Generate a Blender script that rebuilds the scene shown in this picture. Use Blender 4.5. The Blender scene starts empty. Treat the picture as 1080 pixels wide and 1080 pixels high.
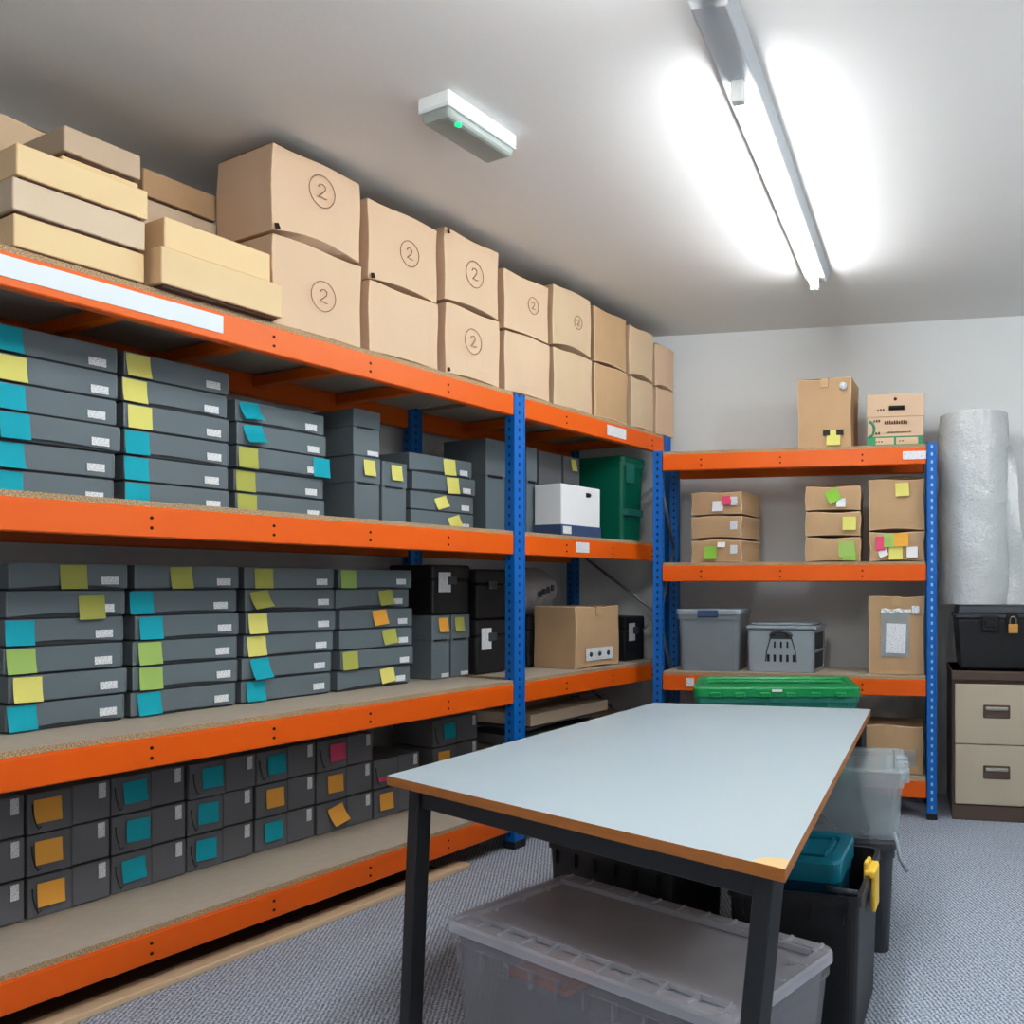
import bpy, bmesh, math, random
from mathutils import Vector, Matrix
random.seed(7)
R = random.Random(11)
col = bpy.context.scene.collection

# ------------------------------------------------------------------ camera model (f in px of a 1080 frame)
F, CX, CY, H = 900.0, 780.0, 618.0, 1.28
def at_height(x, y, z):
    Z = (H - z) * F / (y - CY)
    return ((x - CX) / F * Z, Z)

# ------------------------------------------------------------------ materials
def lin(c):
    c /= 255.0
    return c / 12.92 if c <= 0.04045 else ((c + 0.055) / 1.055) ** 2.4
def rgb(r, g, b, k=1.0):
    return tuple(min(0.9, lin(v) * k) for v in (r, g, b)) + (1.0,)

def pm(name, c, rough=0.6, var=0.10, scale=6.0, bump=0.0, bscale=60.0, metal=0.0, spec=0.4, stretch=(1, 1, 1)):
    m = bpy.data.materials.new(name); m.use_nodes = True
    nt = m.node_tree; n = nt.nodes; L = nt.links
    b = n['Principled BSDF']
    b.inputs['Roughness'].default_value = rough
    b.inputs['Metallic'].default_value = metal
    b.inputs['Specular IOR Level'].default_value = spec
    tc = n.new('ShaderNodeTexCoord')
    mp = n.new('ShaderNodeMapping'); mp.inputs['Scale'].default_value = stretch
    L.new(tc.outputs['Object'], mp.inputs['Vector'])
    no = n.new('ShaderNodeTexNoise'); no.inputs['Scale'].default_value = scale; no.inputs['Detail'].default_value = 4
    L.new(mp.outputs['Vector'], no.inputs['Vector'])
    mx = n.new('ShaderNodeMix'); mx.data_type = 'RGBA'
    mx.inputs['A'].default_value = tuple(v * (1 - var) for v in c[:3]) + (1,)
    mx.inputs['B'].default_value = tuple(min(1, v * (1 + var)) for v in c[:3]) + (1,)
    L.new(no.outputs['Fac'], mx.inputs['Factor'])
    L.new(mx.outputs['Result'], b.inputs['Base Color'])
    if bump > 0:
        n2 = n.new('ShaderNodeTexNoise'); n2.inputs['Scale'].default_value = bscale; n2.inputs['Detail'].default_value = 3
        L.new(mp.outputs['Vector'], n2.inputs['Vector'])
        bp = n.new('ShaderNodeBump'); bp.inputs['Strength'].default_value = bump; bp.inputs['Distance'].default_value = 0.01
        L.new(n2.outputs['Fac'], bp.inputs['Height']); L.new(bp.outputs['Normal'], b.inputs['Normal'])
    return m

def speckle(name, c1, c2, scale, rough=0.8, lo=0.4, hi=0.6, bump=0.0):
    m = bpy.data.materials.new(name); m.use_nodes = True
    nt = m.node_tree; n = nt.nodes; L = nt.links
    b = n['Principled BSDF']; b.inputs['Roughness'].default_value = rough
    b.inputs['Specular IOR Level'].default_value = 0.2
    tc = n.new('ShaderNodeTexCoord')
    no = n.new('ShaderNodeTexNoise'); no.inputs['Scale'].default_value = scale; no.inputs['Detail'].default_value = 5
    L.new(tc.outputs['Object'], no.inputs['Vector'])
    cr = n.new('ShaderNodeValToRGB')
    cr.color_ramp.elements[0].position = lo; cr.color_ramp.elements[0].color = c1
    cr.color_ramp.elements[1].position = hi; cr.color_ramp.elements[1].color = c2
    L.new(no.outputs['Fac'], cr.inputs['Fac']); L.new(cr.outputs['Color'], b.inputs['Base Color'])
    if bump:
        bp = n.new('ShaderNodeBump'); bp.inputs['Strength'].default_value = bump; bp.inputs['Distance'].default_value = 0.006
        L.new(no.outputs['Fac'], bp.inputs['Height']); L.new(bp.outputs['Normal'], b.inputs['Normal'])
    return m

def emis(name, c, s):
    m = bpy.data.materials.new(name); m.use_nodes = True
    nt = m.node_tree; n = nt.nodes
    b = n['Principled BSDF']
    b.inputs['Base Color'].default_value = c
    b.inputs['Emission Color'].default_value = c; b.inputs['Emission Strength'].default_value = s
    return m

def clear(name, c, opac=0.45, rough=0.25):
    """translucent plastic: part see-through, part milky and glossy"""
    m = bpy.data.materials.new(name); m.use_nodes = True
    nt = m.node_tree; n = nt.nodes; L = nt.links
    b = n['Principled BSDF']; out = n['Material Output']
    b.inputs['Base Color'].default_value = c; b.inputs['Roughness'].default_value = rough
    b.inputs['Specular IOR Level'].default_value = 0.6
    tr = n.new('ShaderNodeBsdfTransparent'); tr.inputs['Color'].default_value = (0.93, 0.95, 0.96, 1)
    mx = n.new('ShaderNodeMixShader')
    tc = n.new('ShaderNodeTexCoord'); no = n.new('ShaderNodeTexNoise'); no.inputs['Scale'].default_value = 5
    L.new(tc.outputs['Object'], no.inputs['Vector'])
    mr = n.new('ShaderNodeMapRange'); mr.inputs['To Min'].default_value = opac - 0.1; mr.inputs['To Max'].default_value = opac + 0.1
    L.new(no.outputs['Fac'], mr.inputs['Value']); L.new(mr.outputs['Result'], mx.inputs['Fac'])
    L.new(tr.outputs['BSDF'], mx.inputs[1]); L.new(b.outputs['BSDF'], mx.inputs[2])
    L.new(mx.outputs['Shader'], out.inputs['Surface'])
    return m

def punched(name, c, hole, pitch=0.042):
    """painted steel post with a column of punched slots"""
    m = bpy.data.materials.new(name); m.use_nodes = True
    nt = m.node_tree; n = nt.nodes; L = nt.links
    b = n['Principled BSDF']; b.inputs['Roughness'].default_value = 0.4
    tc = n.new('ShaderNodeTexCoord'); sp = n.new('ShaderNodeSeparateXYZ'); L.new(tc.outputs['Object'], sp.inputs[0])
    def M(op, a, bv=None):
        q = n.new('ShaderNodeMath'); q.operation = op
        for i, v in enumerate((a, bv)):
            if v is None: continue
            if isinstance(v, (int, float)): q.inputs[i].default_value = v
            else: L.new(v, q.inputs[i])
        return q.outputs[0]
    fz = M('ABSOLUTE', M('SUBTRACT', M('FRACT', M('DIVIDE', sp.outputs['Z'], pitch)), 0.5))
    inz = M('LESS_THAN', fz, 0.2)
    inx = M('LESS_THAN', M('ABSOLUTE', sp.outputs['X']), 0.0055)
    iny = M('LESS_THAN', M('ABSOLUTE', sp.outputs['Y']), 0.006)
    k = M('MULTIPLY', inz, M('MAXIMUM', inx, iny))
    mx = n.new('ShaderNodeMix'); mx.data_type = 'RGBA'
    mx.inputs['A'].default_value = c; mx.inputs['B'].default_value = hole
    L.new(k, mx.inputs['Factor']); L.new(mx.outputs['Result'], b.inputs['Base Color'])
    return m

def printed(name, paper, ink, sz=420.0, thr=0.56):
    """white card with rows of tiny unreadable print"""
    m = bpy.data.materials.new(name); m.use_nodes = True
    nt = m.node_tree; n = nt.nodes; L = nt.links
    b = n['Principled BSDF']; b.inputs['Roughness'].default_value = 0.7
    tc = n.new('ShaderNodeTexCoord'); mp = n.new('ShaderNodeMapping'); mp.inputs['Scale'].default_value = (0.5, 0.1, 1.0)
    L.new(tc.outputs['Object'], mp.inputs['Vector'])
    no = n.new('ShaderNodeTexNoise'); no.inputs['Scale'].default_value = sz; no.inputs['Detail'].default_value = 1
    L.new(mp.outputs['Vector'], no.inputs['Vector'])
    cr = n.new('ShaderNodeValToRGB')
    cr.color_ramp.elements[0].position = thr; cr.color_ramp.elements[0].color = paper
    cr.color_ramp.elements[1].position = thr + 0.08; cr.color_ramp.elements[1].color = ink
    L.new(no.outputs['Fac'], cr.inputs['Fac']); L.new(cr.outputs['Color'], b.inputs['Base Color'])
    return m

def carpet_mat():
    m = bpy.data.materials.new('ribbed_grey_carpet'); m.use_nodes = True
    nt = m.node_tree; n = nt.nodes; L = nt.links
    b = n['Principled BSDF']; b.inputs['Roughness'].default_value = 0.95; b.inputs['Specular IOR Level'].default_value = 0.1
    tc = n.new('ShaderNodeTexCoord')
    mp = n.new('ShaderNodeMapping'); mp.inputs['Rotation'].default_value = (0, 0, -0.2); L.new(tc.outputs['Object'], mp.inputs['Vector'])
    w = n.new('ShaderNodeTexWave'); w.inputs['Scale'].default_value = 22; w.inputs['Distortion'].default_value = 2.5
    w.inputs['Detail'].default_value = 3; w.inputs['Detail Scale'].default_value = 6
    L.new(mp.outputs['Vector'], w.inputs['Vector'])
    no = n.new('ShaderNodeTexNoise'); no.inputs['Scale'].default_value = 130; no.inputs['Detail'].default_value = 4
    L.new(mp.outputs['Vector'], no.inputs['Vector'])
    a = n.new('ShaderNodeMath'); a.operation = 'MULTIPLY_ADD'; a.inputs[1].default_value = 0.22
    L.new(w.outputs['Fac'], a.inputs[0]); L.new(no.outputs['Fac'], a.inputs[2])
    cr = n.new('ShaderNodeValToRGB')
    cr.color_ramp.elements[0].position = 0.42; cr.color_ramp.elements[0].color = rgb(104, 114, 130)
    cr.color_ramp.elements[1].position = 0.78; cr.color_ramp.elements[1].color = rgb(212, 220, 232)
    L.new(a.outputs[0], cr.inputs['Fac']); L.new(cr.outputs['Color'], b.inputs['Base Color'])
    bp = n.new('ShaderNodeBump'); bp.inputs['Strength'].default_value = 0.6; bp.inputs['Distance'].default_value = 0.006
    L.new(a.outputs[0], bp.inputs['Height']); L.new(bp.outputs['Normal'], b.inputs['Normal'])
    return m

def bubble_mat():
    m = bpy.data.materials.new('bubble_film'); m.use_nodes = True
    nt = m.node_tree; n = nt.nodes; L = nt.links
    b = n['Principled BSDF']; out = n['Material Output']
    b.inputs['Base Color'].default_value = rgb(226, 230, 231); b.inputs['Roughness'].default_value = 0.16
    b.inputs['Specular IOR Level'].default_value = 0.7
    tc = n.new('ShaderNodeTexCoord')
    vo = n.new('ShaderNodeTexVoronoi'); vo.inputs['Scale'].default_value = 70; L.new(tc.outputs['Object'], vo.inputs['Vector'])
    no = n.new('ShaderNodeTexNoise'); no.inputs['Scale'].default_value = 6; no.inputs['Detail'].default_value = 3; no.inputs['Distortion'].default_value = 0.8; L.new(tc.outputs['Object'], no.inputs['Vector'])
    a = n.new('ShaderNodeMath'); a.operation = 'MULTIPLY_ADD'; a.inputs[1].default_value = 0.10
    L.new(vo.outputs['Distance'], a.inputs[0]); L.new(no.outputs['Fac'], a.inputs[2])
    bp = n.new('ShaderNodeBump'); bp.inputs['Strength'].default_value = 0.6; bp.inputs['Distance'].default_value = 0.035
    L.new(a.outputs[0], bp.inputs['Height']); L.new(bp.outputs['Normal'], b.inputs['Normal'])
    tr = n.new('ShaderNodeBsdfTransparent'); mx = n.new('ShaderNodeMixShader'); mx.inputs['Fac'].default_value = 0.8
    L.new(tr.outputs['BSDF'], mx.inputs[1]); L.new(b.outputs['BSDF'], mx.inputs[2])
    L.new(mx.outputs['Shader'], out.inputs['Surface'])
    return m

K = 1.25
MT = {
 'wall': pm('painted_wall', rgb(236, 238, 238), 0.85, 0.02, 2, 0.05, 90),
 'ceiling': pm('painted_ceiling', rgb(240, 238, 235), 0.9, 0.02, 1.5, 0.05, 60),
 'carpet': carpet_mat(),
 'orange': pm('orange_steel', rgb(230, 102, 10), 0.38, 0.05, 3, 0.02, 40),
 'blue': punched('blue_steel', rgb(0, 108, 190), rgb(6, 30, 60)),
 'bluelight': punched('blue_steel_open_slots', rgb(0, 108, 190), rgb(170, 190, 210)),
 'blueplain': pm('blue_steel_plain', rgb(10, 80, 150), 0.45),
 'galv': pm('galvanised_steel', rgb(150, 155, 160), 0.4, 0.1, 20, metal=0.6),
 'hole': pm('dark_hole', rgb(40, 18, 8), 0.9),
 'board': pm('chipboard_face', rgb(196, 184, 168), 0.8, 0.08, 30, 0.05, 200),
 'boardedge': speckle('chipboard_edge', rgb(132, 108, 84), rgb(206, 180, 146), 260, lo=0.36, hi=0.64),
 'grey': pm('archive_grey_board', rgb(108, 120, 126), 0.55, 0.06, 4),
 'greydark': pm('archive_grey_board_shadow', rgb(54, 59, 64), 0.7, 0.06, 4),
 'char': pm('charcoal_board', rgb(110, 111, 116), 0.6, 0.06, 4),
 'chardark': pm('charcoal_board_dark', rgb(58, 58, 62), 0.6, 0.06, 4),
 'stud': pm('metal_edge_strip', rgb(120, 126, 130), 0.4, 0.2, 160, metal=0.3),
 'card': printed('printed_card', rgb(235, 238, 240), rgb(150, 155, 165)),
 'paper': printed('printed_paper', rgb(238, 240, 246), rgb(140, 145, 165), 300, 0.58),
 'white': pm('white_paper', rgb(240, 241, 243), 0.7, 0.02),
 'bluewhite': pm('white_magnetic_strip', rgb(225, 238, 246), 0.45, 0.02),
 'teal': pm('teal_note', rgb(0, 170, 186), 0.7, 0.05),
 'yellow': pm('yellow_note', rgb(228, 222, 128), 0.7, 0.05),
 'green': pm('green_note', rgb(166, 196, 110), 0.7, 0.05),
 'olive': pm('olive_note', rgb(178, 180, 92), 0.7, 0.05),
 'amber': pm('orange_note', rgb(240, 178, 74), 0.7, 0.05),
 'pink': pm('pink_note', rgb(226, 84, 124), 0.7, 0.05),
 'lime': pm('lime_note', rgb(150, 200, 80), 0.7, 0.08),
 'kraft': pm('kraft_cardboard', rgb(220, 190, 162), 0.8, 0.13, 4, 0.04, 120, stretch=(1, 1, 0.3)),
 'kraft2': pm('kraft_cardboard_tan', rgb(210, 186, 156), 0.8, 0.13, 4, 0.04, 120),
 'kraft3': pm('kraft_cardboard_brown', rgb(196, 164, 128), 0.8, 0.13, 4, 0.04, 120),
 'flat1': pm('golden_board', rgb(236, 204, 160), 0.75, 0.05, 5),
 'flat2': pm('pale_board', rgb(214, 194, 170), 0.75, 0.05, 5),
 'flat3': pm('dull_board', rgb(192, 172, 148), 0.75, 0.05, 5),
 'cardedge': pm('worn_cardboard_edge', rgb(232, 204, 170), 0.85, 0.18, 40),
 'flat4': pm('straw_board', rgb(228, 198, 158), 0.75, 0.05, 5),
 'tape': pm('clear_parcel_tape', rgb(205, 175, 135), 0.2, 0.05, 8),
 'marker': pm('grey_marker_line', rgb(138, 110, 90), 0.8),
 'laminate': pm('pale_grey_laminate', rgb(180, 195, 203), 0.42, 0.02, 3, spec=0.45),
 'woodedge': pm('wood_edge', rgb(184, 118, 56), 0.5, 0.2, 14, stretch=(1, 1, 6)),
 'barewood': pm('bare_wood', rgb(232, 190, 140), 0.6, 0.12, 20),
 'blacksteel': pm('black_steel', rgb(42, 44, 48), 0.45, 0.06, 6),
 'plank': pm('pale_timber', rgb(222, 196, 162), 0.7, 0.12, 8, stretch=(0.5, 6, 6)),
 'brownboard': pm('brown_hardboard', rgb(84, 58, 44), 0.7, 0.12, 8),
 'black': pm('black_plastic', rgb(34, 35, 38), 0.42, 0.08, 6),
 'black2': pm('black_vinyl', rgb(26, 26, 28), 0.5, 0.08, 6),
 'dgrey': pm('dark_grey_plastic', rgb(66, 70, 78), 0.4, 0.06, 6),
 'tealplastic': pm('teal_plastic', rgb(10, 128, 152), 0.35, 0.05, 4),
 'tealdeep': pm('deep_teal_plastic', rgb(8, 70, 104), 0.4, 0.05, 4),
 'yellowplastic': pm('yellow_plastic', rgb(246, 200, 70), 0.4, 0.05, 4),
 'greenplastic': pm('green_plastic', rgb(20, 148, 84), 0.35, 0.06, 4),
 'greenteal': pm('teal_green_plastic', rgb(46, 128, 116), 0.4, 0.06, 4),
 'greendark': pm('dark_green_plastic', rgb(0, 110, 84), 0.4, 0.08, 4),
 'greyplastic': pm('grey_plastic', rgb(158, 168, 176), 0.4, 0.05, 4),
 'bluegrey': pm('blue_grey_plastic', rgb(64, 84, 120), 0.4, 0.05, 4),
 'greyclear': clear('grey_clear_plastic', rgb(150, 158, 166), 0.75, 0.3),
 'frost': clear('frosted_clear_plastic', rgb(196, 192, 198), 0.32, 0.25),
 'frostrim': clear('frosted_clear_rim', rgb(222, 222, 230), 0.6, 0.3),
 'crystal': clear('clear_plastic', rgb(205, 216, 222), 0.36, 0.12),
 'bubble': bubble_mat(),
 'beige': pm('beige_enamel', rgb(196, 184, 164), 0.45, 0.02, 3),
 'brownsteel': pm('brown_enamel', rgb(96, 78, 70), 0.45, 0.03, 3),
 'chrome': pm('brushed_metal', rgb(190, 184, 172), 0.3, 0.05, 10, metal=0.9),
 'brass': pm('brass', rgb(214, 164, 96), 0.35, 0.05, 10, metal=0.5),
 'whiteplastic': pm('white_plastic', rgb(238, 242, 242), 0.4, 0.02, 3),
 'lens': clear('ribbed_diffuser', rgb(176, 186, 180), 0.75, 0.3),
 'batten': pm('grey_white_batten', rgb(196, 200, 204), 0.5, 0.02, 3),
 'tube': emis('lit_tube', (0.93, 0.97, 1.0, 1), 78.0),
 'led': emis('green_led', (0.0, 0.85, 0.22, 1), 1.6),
 'blueprint': pm('green_print', rgb(70, 150, 110), 0.7, 0.05),
 'ink': pm('dark_print', rgb(110, 86, 66), 0.8),
 'sack': pm('grey_woven_sack', rgb(168, 163, 162), 0.9, 0.15, 14, 0.3, 60),
}

# ------------------------------------------------------------------ mesh builder
class MB:
    def __init__(s): s.bm = bmesh.new(); s.seen = set()
    def _mark(s, mi, smooth=False):
        for f in s.bm.faces:
            if not f.tag:
                f.tag = True; f.material_index = mi; f.smooth = smooth
    def box(s, x0, x1, y0, y1, z0, z1, bev=0.0, mi=0, mat=None, top=None, seg=1):
        """top=(tx,ty): inset of the top face; negative widens it"""
        t = top or (0, 0)
        P = [(x0, y0, z0), (x1, y0, z0), (x1, y1, z0), (x0, y1, z0),
             (x0 + t[0], y0 + t[1], z1), (x1 - t[0], y0 + t[1], z1), (x1 - t[0], y1 - t[1], z1), (x0 + t[0], y1 - t[1], z1)]
        v = [s.bm.verts.new(mat @ Vector(p) if mat else p) for p in P]
        fs = [s.bm.faces.new([v[i] for i in q]) for q in ((3, 2, 1, 0), (4, 5, 6, 7), (0, 1, 5, 4), (1, 2, 6, 5), (2, 3, 7, 6), (3, 0, 4, 7))]
        if bev > 0:
            es = list({e for f in fs for e in f.edges})
            bmesh.ops.bevel(s.bm, geom=es, offset=bev, segments=seg, profile=0.5, affect='EDGES')
        s._mark(mi, False); return s
    def quad(s, a, b, c, d, mi=0):
        v = [s.bm.verts.new(p) for p in (a, b, c, d)]; s.bm.faces.new(v); s._mark(mi); return s
    def prism(s, poly, z0, z1, mi_top=0, mi_side=0, mi_bot=None):
        n = len(poly)
        lo = [s.bm.verts.new((p[0], p[1], z0)) for p in poly]; hi = [s.bm.verts.new((p[0], p[1], z1)) for p in poly]
        s.bm.faces.new(hi); s._mark(mi_top)
        s.bm.faces.new(lo[::-1]); s._mark(mi_side if mi_bot is None else mi_bot)
        for i in range(n):
            j = (i + 1) % n; s.bm.faces.new((lo[i], lo[j], hi[j], hi[i]))
        s._mark(mi_side); return s
    def sheet(s, f, nu, nv, mi=0, smooth=True):
        g = [[s.bm.verts.new(f(i / nu, j / nv)) for j in range(nv + 1)] for i in range(nu + 1)]
        for i in range(nu):
            for j in range(nv):
                s.bm.faces.new((g[i][j], g[i + 1][j], g[i + 1][j + 1], g[i][j + 1]))
        s._mark(mi, smooth); return s
    def tube(s, pts, r, n=8, mi=0, closed=False, smooth=True):
        pts = [Vector(p) for p in pts]; rings = []
        m = len(pts)
        for i, p in enumerate(pts):
            a = pts[(i - 1) % m] if (closed or i > 0) else p
            b = pts[(i + 1) % m] if (closed or i < m - 1) else p
            d = (b - a).normalized() if (b - a).length > 1e-9 else Vector((0, 0, 1))
            up = Vector((0, 0, 1)) if abs(d.z) < 0.95 else Vector((0, 1, 0))
            u = d.cross(up).normalized(); w = u.cross(d)
            rr = r[i] if isinstance(r, (list, tuple)) else r
            rings.append([s.bm.verts.new(p + (u * math.cos(2 * math.pi * k / n) + w * math.sin(2 * math.pi * k / n)) * rr) for k in range(n)])
        for i in range(m if closed else m - 1):
            A, B = rings[i], rings[(i + 1) % m]
            for k in range(n):
                s.bm.faces.new((A[k], A[(k + 1) % n], B[(k + 1) % n], B[k]))
        if not closed:
            s.bm.faces.new(rings[0][::-1]); s.bm.faces.new(rings[-1])
        s._mark(mi, smooth); return s
    def build(s, name, mats, parent=None, loc=(0, 0, 0), rot=(0, 0, 0)):
        me = bpy.data.meshes.new(name)
        bmesh.ops.recalc_face_normals(s.bm, faces=list(s.bm.faces))
        s.bm.to_mesh(me); s.bm.free()
        for m in (mats if isinstance(mats, (list, tuple)) else [mats]): me.materials.append(MT[m] if isinstance(m, str) else m)
        o = bpy.data.objects.new(name, me); col.objects.link(o)
        o.location = loc; o.rotation_euler = rot
        if parent: o.parent = parent
        return o

def thing(name, label, cat, loc=(0, 0, 0), rotz=0.0, group=None):
    o = bpy.data.objects.new(name, None); col.objects.link(o); o.empty_display_size = 0.05
    o.location = loc; o.rotation_euler = (0, 0, rotz); o['label'] = label; o['category'] = cat
    if group: o['group'] = group
    assert 4 <= len(label.split()) <= 16, (len(label.split()), label)
    return o
def struct(o): o['kind'] = 'structure'; return o

# ------------------------------------------------------------------ rack frames of reference
class Frame:
    def __init__(s, p0, dv):
        s.p0 = p0; L = math.hypot(*dv); s.d = (dv[0] / L, dv[1] / L); s.n = (-s.d[1], s.d[0]); s.rot = math.atan2(s.d[1], s.d[0])
    def pt(s, t, dep, z): return (s.p0[0] + t * s.d[0] + dep * s.n[0], s.p0[1] + t * s.d[1] + dep * s.n[1], z)
    def S(s, x, dep=0.0):
        a = (x - CX) / F; X = s.p0[0] + dep * s.n[0]; Y = s.p0[1] + dep * s.n[1]
        return (a * Y - X) / (s.d[0] - a * s.d[1])
LR = Frame((-2.031, 2.344), (470.0, 900.0))          # long rack on the left wall
ER = Frame((-0.497, 4.963), (4680.0, -900.0))        # rack on the end wall

# ------------------------------------------------------------------ the room
CEIL = 2.92
wall_off = 0.84
A = LR.pt(-6.5, wall_off, 0); B = LR.pt(6.0, wall_off, 0)
C0 = ER.pt(-3.0, 0.63, 0); C1 = ER.pt(4.2, 0.63, 0)
def isect(p, r, q, s_):
    d = r[0] * s_[1] - r[1] * s_[0]; t = ((q[0] - p[0]) * s_[1] - (q[1] - p[1]) * s_[0]) / d
    return (p[0] + t * r[0], p[1] + t * r[1])
corner = isect(A, LR.d, C0, ER.d)
right_far = ER.pt(3.3, 0.63, 0)[:2]
rdir = (ER.n[0], ER.n[1])
back_y = -2.2
right_near = isect(right_far, rdir, (0, back_y), (1, 0))
left_near = isect(A, LR.d, (0, back_y), (1, 0))
def wall(name, a, b, mat='wall', side=1):
    dx, dy = b[0] - a[0], b[1] - a[1]; L = math.hypot(dx, dy); nx, ny = -dy / L * 0.12 * side, dx / L * 0.12 * side
    o = MB().prism([a, b, (b[0] + nx, b[1] + ny), (a[0] + nx, a[1] + ny)], 0, CEIL).build(name, mat); return struct(o)
wall('wall_left', left_near, corner, side=1)
wall('wall_end', corner, right_far, side=1)
wall('wall_right', right_far, right_near, side=1)
wall('wall_back', right_near, left_near, side=1)
fl = [left_near, right_near, right_far, corner]
struct(MB().prism(fl, -0.1, 0.0).build('floor', 'carpet'))
struct(MB().prism(fl, CEIL, CEIL + 0.1).build('ceiling', 'ceiling'))

# ------------------------------------------------------------------ shelving racks
def beam(parent, name, t0, t1, z_top, h, dep, fr_loc, holes, th=0.045):
    L = t1 - t0
    m = MB()
    # folded box section: face plus a stepped lip that carries the board
    m.box(0, L, 0, th, -h, 0, 0.004, 0)
    m.box(0, L, 0.001, 0.012, -h * 0.12, 0.004, 0.001, 0)
    for t in holes:
        for dz in (0.33, 0.68):
            m.tube([(t - t0, -0.0012, -h * dz), (t - t0, 0.002, -h * dz)], 0.0055, 8, 1)
    return m.build(name, ['orange', 'hole'], parent, loc=(t0, dep, z_top))

def rack(fr, label, frames, bays, levels, depth, bh, hole_pitch, hole_off, supports, post_w=0.058, height=2.2, open_slots=(), no_brace=()):
    r = thing('shelving_rack', label, 'shelving', fr.pt(0, 0, 0), fr.rot)
    for i, t in enumerate(frames):
        for dep in (0.0, depth - 0.06):
            mt = 'bluelight' if i in open_slots else 'blue'
            p = MB().box(-post_w / 2, post_w / 2, -0.03, 0.03, 0.0, height, 0.004)
            # rolled groove down the face
            p.box(-post_w / 2 - 0.001, -post_w / 2 + 0.006, -0.034, -0.026, 0.0, height, 0.001)
            p.box(post_w / 2 - 0.006, post_w / 2 + 0.001, -0.034, -0.026, 0.0, height, 0.001)
            po = p.build('upright_post', mt, r, loc=(t, dep + 0.03, 0.006))
            MB().box(-post_w / 2 - 0.004, post_w / 2 + 0.004, -0.036, 0.036, -0.006, 0.03, 0.003).build('foot', 'black', po)
        zz = 0.25
        k = 0
        while zz < height - 0.45 and i not in no_brace:
            a, b = (0.05, depth - 0.06) if k % 2 == 0 else (depth - 0.06, 0.05)
            MB().tube([(t, a, zz), (t, b, zz + 0.42)], 0.009, 6).build('cross_brace', 'galv', r)
            zz += 0.42; k += 1
    for (t0, t1) in bays:
        hs = []
        h0 = hole_off
        while h0 < t1 - 0.03:
            if h0 > t0 + 0.03: hs.append(h0)
            h0 += hole_pitch
        for z in levels:
            beam(r, 'beam', t0, t1, z, bh, 0.0, None, hs)
            beam(r, 'beam', t0, t1, z, bh, depth - 0.045, None, [])
            for q in supports:
                if t0 + 0.03 < q < t1 - 0.03:
                    MB().box(-0.02, 0.02, 0.046, depth - 0.046, -0.05, -0.004, 0.003).build('support_bar', 'orange', r, loc=(q, 0, z))
            MB().prism([(t0 + 0.002, 0.004), (t1 - 0.002, 0.004), (t1 - 0.002, depth - 0.004), (t0 + 0.002, depth - 0.004)], 0.004, 0.022, 0, 1, 0).build(
                'shelf_board', ['board', 'boardedge'], r, loc=(0, 0, z))
    return r

LD = 0.77
hp = LR.S(289) - LR.S(160); ho = LR.S(160) - 4 * hp
LZ = [0.185, 0.80, 1.525, 2.20]
lrack = rack(LR, 'long orange and blue longspan shelving rack full of archive boxes along the left wall', [-0.34, 2.062, 3.405],
             [(-0.302, 2.024), (2.100, 3.367)], LZ, LD, 0.092, hp, ho, [LR.S(160) + hp * k for k in range(-3, 9)], post_w=0.074, height=2.212, no_brace=(1,))
ED = 0.42
ER_W = 1.582
EZ = [0.205, 0.762, 1.394, 2.037]
erack = rack(ER, 'shorter orange and blue shelving rack standing against the white end wall', [0.0 + 0.02, ER_W - 0.005],
             [(0.05, ER_W - 0.035)], EZ, ED, 0.088, 0.46, 0.28, [0.28, 0.74, 1.2], post_w=0.05, height=2.06, open_slots=(1,))
def beam_plate(parent, t0, t1, z0, z1, mat='card', name='label_strip'):
    MB().box(-(t1 - t0) / 2, (t1 - t0) / 2, -0.003, 0.0, 0, z1 - z0, 0.0008).build(name, mat, parent, loc=((t0 + t1) / 2, -0.0005, z0))
o = beam_plate(lrack, -0.2, LR.S(235), 2.133, 2.192, 'bluewhite')
beam_plate(lrack, LR.S(607), LR.S(621), 1.46, 1.515, 'card', 'shelf_label')
beam_plate(lrack, LR.S(640), LR.S(660), 2.13, 2.19, 'card', 'shelf_label')
beam_plate(erack, ER.S(952), ER.S(977), 1.975, 2.02, 'paper', 'shelf_label')
beam_plate(erack, 0.19, 0.24, 0.70, 0.75, 'card', 'shelf_label')

# ------------------------------------------------------------------ shared small parts
def note(parent, colr, cx, z, w=0.076, h=0.076, y=-0.004, curl=0.012, roll=0.0, tear=False):
    """paper sticky note hanging from its top strip, bottom edge curling outwards"""
    def f(u, v):
        x = (u - 0.5) * w; zz = -v * h
        x2 = x * math.cos(roll) - zz * math.sin(roll); z2 = x * math.sin(roll) + zz * math.cos(roll)
        return (x2, -curl * v * v - 0.001, z2)
    lab = {'amber': 'orange'}.get(colr, colr)
    o = MB().sheet(f, 4, 5).build('sticky_note', colr, parent, loc=(cx, y, z))
    o['label'] = lab + ' sticky note'
    return o
def card(parent, cx, z, w, h, y=-0.004, mat='card', name='label_card', rot=0.0):
    return MB().box(-w / 2, w / 2, -0.0015, 0.0, 0, h, 0).build(name, mat, parent, loc=(cx, y, z), rot=(0, rot, 0))

ORD = ['topmost', 'second from top', 'third from top', 'fourth from top', 'fifth from top', 'sixth from top', 'seventh from top']
COLN = {'amber': 'orange'}

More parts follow.
